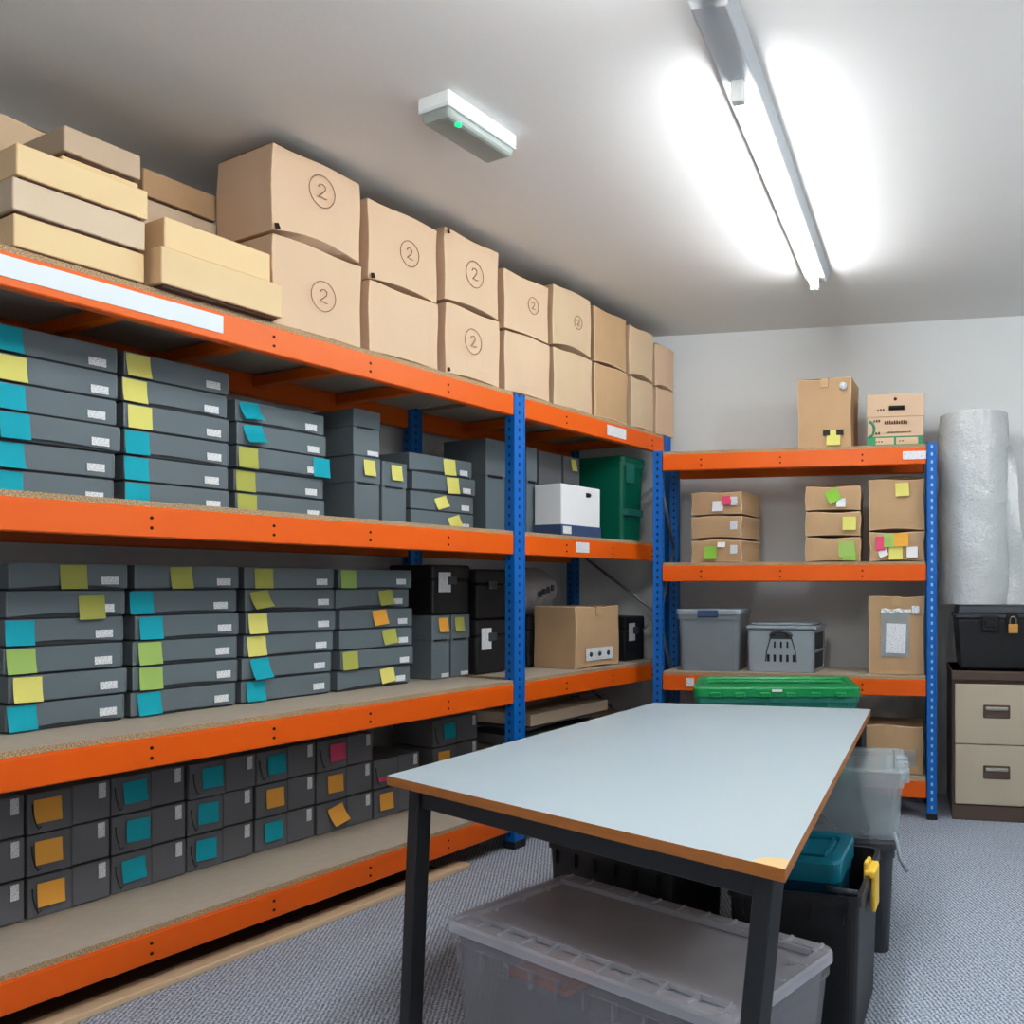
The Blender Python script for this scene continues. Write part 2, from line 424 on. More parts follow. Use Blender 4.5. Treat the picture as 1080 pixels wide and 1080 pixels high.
def flat_box(label, loc, rot, w, dp, h, notes, seed, group, lab=True, mats=('grey', 'greydark')):
    r = random.Random(seed)
    t = thing('archive_box', label, 'archive box', loc, rot, group)
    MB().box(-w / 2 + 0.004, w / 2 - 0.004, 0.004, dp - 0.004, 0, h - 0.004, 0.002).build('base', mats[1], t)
    # lid: full-depth cover, front lower edge slightly bowed
    arch = r.choice([0.0, 0.004, 0.008, 0.011]); skew = r.uniform(-0.35, 0.35)
    m = MB(); N = 10
    z0 = 0.006
    def low(u): return z0 + arch * max(0, math.sin(math.pi * min(1, max(0, u + skew * u * (1 - u)))))
    bmv = m.bm; y0 = -0.002
    fr_lo = [bmv.verts.new((-w / 2 + w * i / N, y0, low(i / N))) for i in range(N + 1)]
    fr_hi = [bmv.verts.new((-w / 2 + w * i / N, y0, h - 0.002)) for i in range(N + 1)]
    bk_lo = [bmv.verts.new((-w / 2 + w * i / N, dp, z0)) for i in range(N + 1)]
    bk_hi = [bmv.verts.new((-w / 2 + w * i / N, dp, h - 0.002)) for i in range(N + 1)]
    for i in range(N):
        for a, b in ((fr_lo, fr_hi), (fr_hi, bk_hi), (bk_hi, bk_lo)):
            bmv.faces.new((a[i], a[i + 1], b[i + 1], b[i]))
    for i in (0, N): bmv.faces.new((fr_lo[i], fr_hi[i], bk_hi[i], bk_lo[i]))
    m._mark(0); m.build('lid', mats[0], t)
    for sx in (-1, 1):
        e = MB()
        e.box(sx * w / 2 - 0.004 if sx > 0 else sx * w / 2 - 0.001, sx * w / 2 + 0.001 if sx > 0 else sx * w / 2 + 0.004, -0.0035, 0.004, 0.01, h - 0.008, 0.0008)
        e.build('metal_edge', 'stud', t)
    if lab: card(t, w / 2 - 0.055 + r.uniform(-.006, .006), 0.016 + r.uniform(-.003, .006), 0.052, 0.026)
    for nt_ in notes:
        c, fx = nt_[0], nt_[1]; kw = nt_[2] if len(nt_) > 2 else {}
        note(t, c, -w / 2 + fx * w, h - 0.006 + kw.get('dz', 0), roll=kw.get('roll', r.uniform(-0.03, 0.03)), curl=kw.get('curl', r.uniform(0.004, 0.014)), w=kw.get('w', 0.076), h=kw.get('h', 0.078 if abs(kw.get('roll', 0)) < .08 else 0.066))
    return t

def flat_stack(x0, x1, dep, zb, specs, stackname, shelf, group, h=0.0885, dp=0.40):
    s0, s1 = LR.S(x0, dep), LR.S(x1, dep); w = s1 - s0 - 0.014
    n = len(specs)
    for i, sp in enumerate(specs):          # listed from the top down
        z = zb + (n - 1 - i) * h
        pos = 'bottom' if i == n - 1 else ORD[i]
        cs = [COLN.get(q[0], q[0]) for q in sp]
        words = ('with %s note ' % cs[0]) if cs else ''
        lb = 'flat grey archive box %s%s, %s, %s shelf' % (words, pos, stackname, shelf)
        lb = lb.replace('  ', ' ')
        flat_box(lb, LR.pt((s0 + s1) / 2 + R.uniform(-.006, .006), dep + R.uniform(-.012, .012), z), LR.rot + R.uniform(-.006, .006), w, dp, h, sp, int(x0 * 31 + i * 7 + zb * 100), group)

ZU = 1.525 + 0.0235; ZM = 0.80 + 0.0235; ZLO = 0.185 + 0.0235; ZT = 2.20 + 0.0235
U = 'flat grey boxes on the upper shelf'; MI = 'flat grey boxes on the middle shelf'
flat_stack(-15, 125.5, 0.30, ZU, [[('teal', 0.13)], [('yellow', 0.16)], [('teal', 0.16)], [('teal', 0.16)], [('teal', 0.16)], [('teal', 0.16)]], 'first stack from left', 'upper', U)
flat_stack(128, 242, 0.30, ZU, [[('yellow', 0.12)], [('yellow', 0.11)], [('yellow', 0.14)], [('teal', 0.11)], [('teal', 0.11)], [('teal', 0.11)]], 'second stack from left', 'upper', U)
flat_stack(246, 343, 0.30, ZU, [[('teal', 0.14, {'roll': 0.1, 'curl': 0.03})], [('teal', 0.16, {'roll': 0.12, 'curl': 0.03})], [('olive', 0.12), ('teal', 0.95, {'dz': 0})], [('olive', 0.12)], [('olive', 0.12)]], 'third stack from left', 'upper', U)
flat_stack(432, 500, 0.29, ZU, [[('yellow', 0.62, {'roll': 0.05})], [('yellow', 0.62, {'roll': 0.05})], [('yellow', 0.45, {'roll': 0.3, 'h': .055, 'dz': -.012})], [('yellow', 0.66, {'roll': 0.3, 'h': .055, 'dz': -.012})]], 'fourth stack from left', 'upper', U)
flat_stack(3, 133, 0.34, ZM, [[('olive', 0.52)], [('olive', 0.70, {'dz': -0.012})], [('teal', 0.12)], [('green', 0.13)], [('yellow', 0.15)], [('teal', 0.12)]], 'first stack from left', 'middle', MI)
flat_stack(137, 251, 0.34, ZM, [[('olive', 0.42)], [('teal', 0.08)], [('teal', 0.14)], [('green', 0.15)], [('green', 0.16)], [('teal', 0.16)]], 'second stack from left', 'middle', MI)
flat_stack(254.5, 352, 0.34, ZM, [[('olive', 0.2)], [('olive', 0.14, {'roll': 0.15, 'curl': .03})], [('yellow', 0.12)], [('yellow', 0.13)], [('teal', 0.18, {'roll': 0.06, 'curl': .03})], [('teal', 0.15)]], 'third stack from left', 'middle', MI)
flat_stack(355, 434, 0.34, ZM, [[('green', 0.12)], [('olive', 0.66, {'roll': .1})], [('amber', 0.52, {'roll': .1})], [('olive', 0.66, {'roll': .1})], [('olive', 0.12)], [('yellow', 0.66, {'roll': 0.12})]], 'fourth stack from left', 'middle', MI)

# ------------------------------------------------------------------ charcoal document boxes on the lowest shelf
def doc_box(label, loc, rot, w, dp, h, notes, seed, group, cord=True, lab=True):
    r = random.Random(seed)
    t = thing('document_box', label, 'document box', loc, rot, group)
    MB().box(-w / 2, w * 0.03, 0.0, dp, 0, h - 0.004, 0.0025).build('body', 'char', t)
    MB().box(w * 0.03 - 0.002, w / 2, -0.004, dp, 0.004, h - 0.001, 0.0025).build('flap_lid', 'char', t)
    if lab: card(t, w / 2 - 0.026, h * 0.56, 0.022, h * 0.38, y=-0.006)
    if cord:
        x = -w / 2 + 0.012
        MB().tube([(x, -0.002, h * 0.72), (x - 0.002, -0.010, h * 0.5), (x + 0.004, -0.014, h * 0.26), (x + 0.012, -0.012, h * 0.12), (x + 0.022, -0.006, h * 0.16)], 0.0018, 6).build('pull_cord', 'black2', t)
    for nt_ in notes:
        kw = nt_[2] if len(nt_) > 2 else {}
        note(t, nt_[0], -w / 2 + nt_[1] * w, h * 0.82 + kw.get('dz', 0), w=kw.get('w', 0.076), h=kw.get('h', 0.076), y=-0.006, roll=kw.get('roll', r.uniform(-.05, .05)), curl=kw.get('curl', 0.006))
    return t
DG = 'charcoal document boxes on the lowest shelf'
dcols = [(-42, 25, [[], [], []], 'first column from left'),
         (27, 115, [[('amber', .22)], [('amber', .24)], [('amber', .26)]], 'second column from left'),
         (117, 196, [[('teal', .30)], [('teal', .34)], [('teal', .27)]], 'third column from left'),
         (198, 268, [[('teal', .32)], [('teal', .30)], [('teal', .27)]], 'fourth column from left'),
         (270, 332.5, [[('teal', .32)], [('amber', .30)], [('teal', .28)]], 'fifth column from left'),
         (334, 393, [[('pink', .34)], [('amber', .32)], [('amber', .30, {'roll': .25, 'curl': .03})]], 'sixth column from left'),
         (394.5, 443, [[('pink', .17, {'h': .02, 'w': .05, 'dz': -.06})], [('amber', .24)]], 'seventh column from left'),
         (457, 504, [[('teal', .34)], [('amber', .22)], []], 'column nearest the blue post')]
for ci, (x0, x1, rows, cn) in enumerate(dcols):
    dep = 0.41 if ci != 7 else 0.40
    s0, s1 = LR.S(x0, dep), LR.S(x1, dep); w = s1 - s0 - 0.005; n = len(rows)
    for i, nts in enumerate(rows):
        pos = 'bottom' if i == n - 1 else ('topmost' if i == 0 else 'middle one')
        words = (' with %s note' % COLN.get(nts[0][0], nts[0][0])) if nts else ''
        lb = 'charcoal document box%s, %s, %s on lowest shelf' % (words, pos, cn)
        doc_box(lb, LR.pt((s0 + s1) / 2, dep + R.uniform(-.01, .008), ZLO + (n - 1 - i) * 0.136), LR.rot + R.uniform(-.01, .01), w, 0.29, 0.134, nts, ci * 10 + i, DG, cord=(ci in (1, 2, 3) or i == 0))

# ------------------------------------------------------------------ upright slim boxes
def slim_box(label, fr, x0, x1, dep, z, h, dp=0.3, mats=('grey', 'greydark'), nts=(), lab=True, group=None, cat='archive box'):
    s0, s1 = fr.S(x0, dep), fr.S(x1, dep); w = s1 - s0 - 0.005
    t = thing('upright_archive_box', label, cat, fr.pt((s0 + s1) / 2, dep, z), fr.rot, group)
    MB().box(-w / 2, w / 2, 0, dp, 0, h * .62, 0.003).build('body', mats[0], t)
    # hinged lid: shallow cap with a dark slot beneath it
    MB().box(-w / 2 - 0.002, w / 2 + 0.002, -0.003, dp + 0.002, h * 0.62, h + 0.002, 0.002).build('lid', mats[0], t)
    MB().box(-w / 2 + w * 0.12, w / 2 - w * 0.2, -0.006, -0.002, h * 0.60, h * 0.625, 0).build('lid_slot', 'black2', t)
    if lab: card(t, w * 0.22, 0.006, w * 0.42, 0.02, y=-0.002)
    for n_ in nts: note(t, n_[0], -w / 2 + n_[1] * w, h - 0.01, w=n_[2] if len(n_) > 2 else 0.06, h=0.07, y=-0.006, curl=0.01)
    return t
G2 = 'slim upright grey boxes on the upper shelf'
slim_box('slim upright grey box with yellow note left of its twin on upper shelf', LR, 373, 401, 0.30, ZU, 0.295, nts=[('yellow', .55)], group=G2)
slim_box('slim upright grey box with yellow note right of its twin on upper shelf', LR, 402.5, 429, 0.30, ZU, 0.29, nts=[('yellow', .55)], group=G2)
slim_box('small grey box stacked on top of slim upright box, upper shelf', LR, 372, 401, 0.30, ZU + 0.30, 0.2, group=G2)
slim_box('tall slim grey folder box beside the blue post on upper shelf', LR, 512, 533, 0.34, ZU, 0.50, group=G2, lab=False)
slim_box('tall pale grey box just behind blue post on upper shelf', LR, 555, 566, 0.26, ZU, 0.48, group=G2, lab=False)
slim_box('tall dark grey box behind the white bankers box on upper shelf', LR, 568, 592, 0.33, ZU, 0.49, mats=('char', 'chardark'), group=G2, lab=False)
slim_box('dark grey box with yellow note next to green crate on upper shelf', LR, 594, 611, 0.33, ZU, 0.49, mats=('char', 'chardark'), nts=[('yellow', .6, .05)], group=G2, lab=False)
G3 = 'small upright grey boxes on the middle shelf'
slim_box('small upright grey box with orange note on middle shelf under black case', LR, 455, 474.5, 0.36, ZM, 0.31, nts=[('amber', .6)], group=G3)
slim_box('small upright grey box with olive note on middle shelf under black case', LR, 475.5, 495, 0.36, ZM, 0.31, nts=[('olive', .4)], group=G3)

# ------------------------------------------------------------------ cartons
def carton_mesh(w, dp, h, seed, amp=0.006, arch=0.012):
    r = random.Random(seed); m = MB(); bm = m.bm
    m.box(-w / 2, w / 2, 0, dp, 0, h, 0)
    bmesh.ops.subdivide_edges(bm, edges=list(bm.edges), cuts=5, use_grid_fill=True)
    ph = [r.uniform(0, 6.28) for _ in range(6)]; ca = r.uniform(0.2, 1.0) * arch
    cj = {}
    for v in bm.verts:
        u = v.co.x / w + 0.5; zz = v.co.z / h
        if v.co.y < 1e-5:
            v.co.y -= amp * math.sin(math.pi * u) * math.sin(math.pi * zz) * (0.6 + 0.4 * math.sin(ph[0] + 5 * u))
            if zz < 1e-5: v.co.z += ca * math.sin(math.pi * u)
        if zz > 1 - 1e-5: v.co.z += 0.004 * math.sin(ph[1] + 7 * u + 3 * v.co.y)
        v.co.x += 0.003 * math.sin(ph[2] + 6 * zz + 2 * u) * (0.5 + zz)
    es = [e for e in bm.edges if len(e.link_faces) == 2 and e.calc_face_angle(0) > 1.0]
    m._mark(0, False)
    res = bmesh.ops.bevel(bm, geom=es, offset=0.004, segments=2, profile=0.5, affect='EDGES')
    for f in res['faces']: f.material_index = 1; f.tag = True
    m._mark(0, False); return m

def circled_two(parent, cx, cz, s=1.0, y=-0.008, tilt=0.0):
    m = MB(); pts = []
    for k in range(28):
        a = 2 * math.pi * k / 28; pts.append((0.052 * s * math.cos(a) * (1 + 0.04 * math.sin(2 * a + 1)), 0, 0.060 * s * math.sin(a)))
    m.tube(pts, 0.0017, 5, 0, closed=True)
    two = [(-0.016, 0.014), (-0.011, 0.024), (0.002, 0.028), (0.013, 0.021), (0.012, 0.008), (0.0, -0.008), (-0.014, -0.022), (-0.002, -0.021), (0.010, -0.024), (0.020, -0.022)]
    m.tube([(x * s, 0, z * s) for x, z in two], 0.0019, 5)
    o = m.build('marker_number', 'marker', parent, loc=(cx, y, cz), rot=(0, tilt, 0)); o['label'] = 'circled number two in marker'
    return o

def carton(label, fr, x0, x1, dep, z, h, dp, mat, seed, group=None, number=None, flaps=0, wig=0.02, notes=(), name='cardboard_box', tape=True, arch=0.012, amp=0.006, turn=0.0):
    r = random.Random(seed)
    s0, s1 = fr.S(x0, dep), fr.S(x1, dep); w = s1 - s0 - 0.014
    t = thing(name, label, 'cardboard box', fr.pt((s0 + s1) / 2, dep, z), fr.rot + turn + r.uniform(-wig, wig), group)
    carton_mesh(w, dp, h, seed, amp, arch).build('body', [mat, 'cardedge'], t)
    # closing flaps on top
    hw = dp / 2 - 0.004
    for k, sy in ((0, 1), (1, -1)):
        lift = 0.03 if flaps > k else 0.004
        y0 = 0.006 if sy > 0 else dp - 0.006
        m = MB(); m.sheet(lambda u, v: ((u - .5) * (w - 0.02), y0 + sy * v * hw, h + 0.002 + lift * math.sin(v * 1.6) * (0.6 + 0.4 * math.sin(3 * u))), 5, 4, smooth=False)
        bmesh.ops.solidify(m.bm, geom=list(m.bm.faces), thickness=0.004); m._mark(0); m.build('flap', mat, t)
    if tape:
        MB().box(-0.024, 0.024, -0.0012 - amp, 0.004, h - 0.05, h + 0.002, 0).build('tape', 'tape', t)
    if number: circled_two(t, -w / 2 + number[0] * w, number[1] * h, number[2] if len(number) > 2 else 1.0, y=-0.004 - amp, tilt=r.uniform(-.1, .15))
    for n_ in notes:
        kw = n_[3] if len(n_) > 3 else {}
        note(t, n_[0], -w / 2 + n_[1] * w, n_[2] * h, y=-0.004 - amp, curl=kw.get('curl', 0.008), w=kw.get('w', .075), h=kw.get('h', .075), roll=kw.get('roll', 0))
    t['w'] = w
    return t

def tray_box(label, fr, x0, x1, dep, z, h, dp, mat, group=None, wig=0.0, split=0.0):
    """low lidded board box: base plus a lid that overlaps it"""
    s0, s1 = fr.S(x0, dep), fr.S(x1, dep); w = s1 - s0 - 0.006
    t = thing('flat_board_box', label, 'cardboard box', fr.pt((s0 + s1) / 2, dep, z), fr.rot + wig, group)
    MB().box(-w / 2 + 0.012, w / 2 - 0.012, 0.014, dp - 0.012, 0, h - 0.01, 0.002).build('base', 'brownboard', t)
    MB().box(-w / 2, w / 2, 0, dp, 0.009 + split * h, h, 0.003).build('lid', mat, t)
    return t
GA = 'flat kraft boxes on the top shelf'
tray_box('golden flat kraft box at bottom of the three box stack, top shelf', LR, 13, 153.5, 0.015, ZT, 0.099, 0.31, 'flat1', GA)
tray_box('pale flat kraft box in middle of the three box stack, top shelf', LR, 11.5, 154.5, 0.012, ZT + 0.1, 0.099, 0.31, 'flat2', GA, 0.006)
tray_box('golden flat kraft box topping the three box stack, top shelf', LR, 16, 157, 0.012, ZT + 0.2, 0.099, 0.31, 'flat1', GA, -0.004)
tray_box('thin kraft box wedged under the dull box, above the three box stack', LR, 64, 147, 0.05, ZT + 0.3, 0.028, 0.26, 'flat1', GA)
tray_box('small dull brown flat box highest of all at the left end', LR, 66, 150, 0.04, ZT + 0.33, 0.085, 0.27, 'flat3', GA, 0.01)
carton('plain kraft box behind the three box stack in the top left corner', LR, -50, 62, 0.36, ZT, 0.515, 0.34, 'kraft2', 5, None, tape=False)
for k in range(5):
    tray_box('%s flat brown box of the rear pile behind the overhanging boxes' % ['bottom', 'second lowest', 'middle', 'second highest', 'highest'][k], LR, 152 - k * 0.5, 232 - k * 0.6, 0.36, ZT + 0.106 * k, 0.104, 0.32, 'flat2' if k == 3 else 'kraft3', 'flat boxes of the rear pile on the top shelf', 0.004 * (k % 2))
tray_box('pale kraft box overhanging the shelf edge, below a golden lid', LR, 169, 299, -0.04, ZT, 0.125, 0.34, 'flat4', GA)
tray_box('golden kraft box lying on the overhanging pale box, top shelf', LR, 172.5, 286, -0.005, ZT + 0.126, 0.108, 0.28, 'flat1', GA)

GC = 'large kraft cartons on the top shelf'
HN = ['first', 'second', 'third', 'fourth', 'fifth', 'sixth', 'seventh', 'eighth']
xs = [(285, 381, 'kraft', .325, .315, .33), (387, 462, 'kraft', .285, .325, .40), (467.5, 527, 'kraft', .315, .315, .41), (531, 579, 'kraft', .295, .285, .41),
      (582.5, 624, 'kraft2', .30, .315, .40), (626, 661, 'kraft3', .30, .305, .41), (663.5, 689, 'kraft2', .295, .29, .40), (690.5, 711, 'kraft', .29, .265, .28)]
nums_up = {0: (.52, .66, 1.0), 1: (.55, .5, .9), 2: (.5, .5, 1.0), 3: (.6, .55, .7), 4: (.6, .5, .6)}
nums_lo = {0: (.52, .46, .95), 2: (.45, .55, .95)}
def torn(parent, x, z, sx, sz):
    m = MB(); m.bm.faces.new([m.bm.verts.new(p) for p in ((x, 0, z), (x + sx, 0, z + .3 * sz), (x + .6 * sx, 0, z + sz), (x - .1 * sx, 0, z + .8 * sz))]); m._mark(0)
    m.build('torn_corner', 'hole', parent, loc=(0, -.0115, 0))
for i, (x0, x1, mt, hl, hu, dp) in enumerate(xs):
    nl = ' with circled 2' if i in nums_lo else ''; nu = ' with circled 2' if i in nums_up else ''
    end = (HN[i] + ' from left') if i < 7 else 'at far end'
    wg = .010 if i in (0, 7) else .022
    lo_ = carton('lower row kraft carton%s, %s, under another carton on top shelf' % (nl, end), LR, x0 + 1, x1 + 1 if i < 7 else x1, 0.014, ZT, hl, dp, mt, 40 + i, GC, number=nums_lo.get(i), wig=wg, tape=False, amp=.012)
    up_ = carton('upper row kraft carton%s, %s, near the ceiling' % (nu, end), LR, x0, x1, 0.008 + 0.016 * (i % 2), ZT + hl + 0.008, hu, dp, mt, 60 + i, GC, number=nums_up.get(i), flaps=2 if i in (2, 3) else 0, wig=wg, tape=False, arch=0.03, amp=.010)
    if i in (0, 1): torn(up_, -up_['w'] / 2 + .004, .0, .022, .026)
    if i == 2: torn(up_, -up_['w'] / 2 + .003, hu - .03, .018, .026); torn(lo_, -lo_['w'] / 2 + .004, .004, .016, .022)

# ------------------------------------------------------------------ bay two of the left rack
def bankers(label, fr, x0, x1, dep, z, h, dp):
    s0, s1 = fr.S(x0, dep), fr.S(x1, dep); w = s1 - s0
    t = thing('bankers_box', label, 'archive box', fr.pt((s0 + s1) / 2, dep, z), fr.rot)
    MB().box(-w / 2, w / 2, 0, dp, 0, h, 0.004).build('body', 'white', t)
    MB().box(-w / 2 - 0.004, w / 2 + 0.004, -0.005, dp + 0.004, 0, h * 0.22, 0.003).build('base_tray', 'bluegrey', t)
    MB().tube([(w * .12, -0.003, h * .84), (w * .2, -0.003, h * .84)], 0.012, 8).build('hand_hole', 'black2', t)
    card(t, -w * .38, 0.012, w * .2, 0.04, y=-0.006)
bankers('white bankers box in blue tray on upper shelf before green crate', LR, 592, 633, 0.06, ZU, 0.28, 0.185)

def crate(label, name, loc, rot, w, dp, h, body, lidm, cat='crate', ribs=True, taper=0.02, open_top=False, lid_h=0.03, group=None):
    t = thing(name, label, cat, loc, rot, group)
    th = 0.008
    m = MB()
    hb = h - (0 if open_top else lid_h)
    # hollow tapered body: outer walls, inner floor, rim
    def ring(w_, d_, z, n=4, rad=0.03):
        P = []
        for (sx, sy, a0) in ((1, -1, -90), (1, 1, 0), (-1, 1, 90), (-1, -1, 180)):
            for k in range(n + 1):
                a = math.radians(a0 + 90 * k / n); P.append((sx * (w_ / 2 - rad) + rad * math.cos(a), dp / 2 + sy * (d_ / 2 - rad) + rad * math.sin(a), z))
        return P
    prof = [(w - 2 * taper, dp - 2 * taper, 0.0), (w - 0.012, dp - 0.012, hb - 0.03), (w, dp, hb - 0.03), (w, dp, hb), (w - 2 * th - .01, dp - 2 * th - .01, hb), (w - 2 * taper - 2 * th, dp - 2 * taper - 2 * th, 0.012)]
    rings = [[m.bm.verts.new(p) for p in ring(*q)] for q in prof]
    N = len(rings[0])
    for a, b in zip(rings, rings[1:]):
        for k in range(N): m.bm.faces.new((a[k], a[(k + 1) % N], b[(k + 1) % N], b[k]))
    m.bm.faces.new(rings[0][::-1]); m.bm.faces.new(rings[-1])
    m._mark(0)
    if ribs:
        nr = max(3, int(w / 0.09))
        for k in range(nr):
            x = -w / 2 + 0.05 + (w - 0.1) * k / (nr - 1)
            m.box(x - 0.004, x + 0.004, -0.002, 0.012, hb - 0.075, hb - 0.03, 0)
    m.build('tub', body, t)
    if not open_top:
        l = MB()
        pr = [(w + 0.012, dp + 0.012, hb), (w + 0.012, dp + 0.012, h - 0.008), (w + 0.004, dp + 0.004, h), (w - 0.06, dp - 0.06, h), (w - 0.075, dp - 0.075, h - 0.010)]
        rs = [[l.bm.verts.new(p) for p in ring(*q)] for q in pr]
        for a, b in zip(rs, rs[1:]):
            for k in range(N): l.bm.faces.new((a[k], a[(k + 1) % N], b[(k + 1) % N], b[k]))
        l.bm.faces.new(rs[-1]); l._mark(0)
        l.build('lid', lidm, t)
    return t
s0 = LR.S(657, 0.12); s1 = 3.34
gw = s1 - s0
gc = crate('big dark green lidded crate at far end of the upper shelf', 'green_crate', LR.pt((s0 + s1) / 2, 0.12, ZU), LR.rot, gw, 0.5, 0.52, 'greendark', 'greendark')
card(gc, -gw * .2, 0.36, 0.09, 0.12, y=-0.002, mat='greenteal', name='label_patch')
for sx in (-.2, .12): MB().box(-0.05, 0.05, -0.012, 0.02, 0.16, 0.2, 0.004).build('grip', 'greenteal', gc, loc=(sx * gw, 0, 0))

def hard_case(label, fr, x0, x1, dep, z, h, dp, mat='black', lbl=True, name='black_case', rot=0.0):
    s0, s1 = fr.S(x0, dep), fr.S(x1, dep); w = s1 - s0 - 0.008
    t = thing(name, label, 'case', fr.pt((s0 + s1) / 2, dep, z), fr.rot + rot)
    MB().box(-w / 2, w / 2, 0, dp, 0, h * 0.7, 0.012, seg=2).build('body', mat, t)
    MB().box(-w / 2 - .003, w / 2 + .003, -0.003, dp + .003, h * 0.7, h, 0.012, seg=2).build('lid', mat, t)
    MB().box(-0.03, 0.03, -0.012, 0.0, h * 0.6, h * 0.76, 0.004).build('latch', 'dgrey', t)
    if lbl: card(t, -w * .2, h * .45, w * .32, h * .4, y=-0.006)
    return t
hard_case('black case with pale label stacked on small grey boxes, middle shelf', LR, 455, 496, 0.36, ZM + 0.316, 0.245, 0.3)
hard_case('black equipment case beside the blue post, bottom of its pile', LR, 501.5, 535, 0.33, ZM, 0.28, 0.3, lbl=True)
hard_case('black equipment case on top of another beside the blue post', LR, 502, 535, 0.34, ZM + 0.284, 0.26, 0.3, mat='black2', lbl=False)
hard_case('black storage case under the grey sack, right of the blue post', LR, 556, 600, 0.38, ZM, 0.29, 0.3, mat='black2', lbl=False)
# grey sack slumped on the black case
p = LR.pt((LR.S(556, .38) + LR.S(596, .38)) / 2, 0.52, ZM + 0.292)
t = thing('sack', 'grey printed sack slumped on black case behind the blue post', 'sack', p, LR.rot)
m = MB()
def sackf(u, v):
    a = 2 * math.pi * u; pr = math.sin(math.pi * min(1, 0.12 + 0.86 * v)) ** 0.6
    k = 1 + 0.09 * math.sin(3 * a + 5 * v) + 0.05 * math.sin(7 * a + 2)
    return (0.19 * pr * k * math.cos(a) + 0.03 * v, 0.13 * pr * k * math.sin(a), 0.27 * v + 0.0 * k)
m.sheet(sackf, 28, 14); m.build('bag', 'sack', t)
m = MB()
for i in range(4):
    m.box(-0.07 + i * .035, -0.05 + i * .035, -0.148, -0.14, 0.10 + i * .012, 0.135 + i * .012, 0)
m.build('faded_print', 'dgrey', t)
c = carton('brown cardboard box with socket print beside black case, middle shelf', LR, 607, 653, 0.06, ZM, 0.34, 0.3, 'kraft3', 91)
card(c, 0.0, 0.04, c['w'] * .62, 0.07, y=-0.010, mat='card')
m = MB()
for i in (-1, 0, 1): m.tube([(i * c['w'] * .2, -0.0135, .075), (i * c['w'] * .2, -0.011, .075)], 0.014, 10)
m.build('socket_print', 'dgrey', c)
hard_case('black box with paper note in the far corner of middle shelf', LR, 659, 680, 0.12, ZM, 0.27, 0.25, lbl=True)

# flat goods on the lowest shelf, second bay
def slab(label, name, cat, fr, x0, x1, dep, z, h, dp, mat, wig=0.0, corner_mat=None):
    s0, s1 = fr.S(x0, dep), fr.S(x1, dep); w = s1 - s0
    t = thing(name, label, cat, fr.pt((s0 + s1) / 2, dep, z), fr.rot + wig)
    MB().box(-w / 2, w / 2, 0, dp, 0, h * .5, 0.002).build('lower_board', mat, t)
    MB().sheet(lambda u, v: ((u - .5) * w, v * dp, h * .5 + .003 + (h * .5 - .003) * (0.4 + 0.6 * abs(math.sin(2.2 * u + .6)))), 8, 3).build('upper_board', mat, t)
    return t
slab('black portfolio folder lying flat on lowest shelf, bottom of its pile', 'portfolio', 'folder', LR, 556, 645, 0.09, ZLO, 0.11, 0.5, 'black2')
slab('flattened grey-brown carton lying on the black portfolio, lowest shelf', 'flattened_carton', 'cardboard', LR, 555, 640, 0.10, ZLO + 0.113, 0.12, 0.5, 'flat3', 0.01)
slab('dark folder between two flattened cartons on the lowest shelf', 'portfolio', 'folder', LR, 557, 636, 0.12, ZLO + 0.236, 0.10, 0.48, 'char', -0.01)
slab('pale flattened carton topping the flat pile on lowest shelf', 'flattened_carton', 'cardboard', LR, 559, 642, 0.14, ZLO + 0.339, 0.12, 0.46, 'flat2', 0.02)
slab('brown folded carton at far end of the lowest shelf', 'flattened_carton', 'cardboard', LR, 655, 678, 0.14, ZLO, 0.3, 0.42, 'kraft3', 0.0)

# timber lying on the floor under the rack
sA = LR.S(495, 0.0)
t = thing('timber_plank', 'pale timber plank lying on carpet under the left rack', 'plank', LR.pt(sA - 1.0, 0.05, 0.0), LR.rot)
MB().box(-1.0, 1.0, -0.06, 0.03, 0, 0.022, 0.003).build('plank', 'plank', t)
t = thing('hardboard_sheet', 'dark brown board lying on floor behind the timber plank', 'board', LR.pt(sA - 1.0, 0.10, 0.0), LR.rot)
MB().box(-1.0, 0.9, 0, 0.4, 0, 0.016, 0.003).build('board', 'brownboard', t)

# ------------------------------------------------------------------ end rack contents
E1, E2, E3, E4 = [EZ[k] + .0235 for k in (3, 2, 1, 0)]
c = carton('tall brown carton with yellow note on top of the end rack', ER, 840, 899, 0.065, E1, 0.395, 0.27, 'kraft3', 201, wig=0.0, turn=-.10, notes=[('yellow', .68, .25, {'w': .08, 'h': .085})])
MB().tube([(c['w'] * .36, -0.0125, .345), (c['w'] * .36, -0.009, .345)], 0.022, 16).build('round_sticker', 'card', c)
m = MB()
for sx in (.55, .8): m.box(-c['w'] / 2 + sx * c['w'] - .02, -c['w'] / 2 + sx * c['w'] + .02, -0.0125, -0.008, .07, .1, 0)
m.build('hand_hole', 'black2', c)
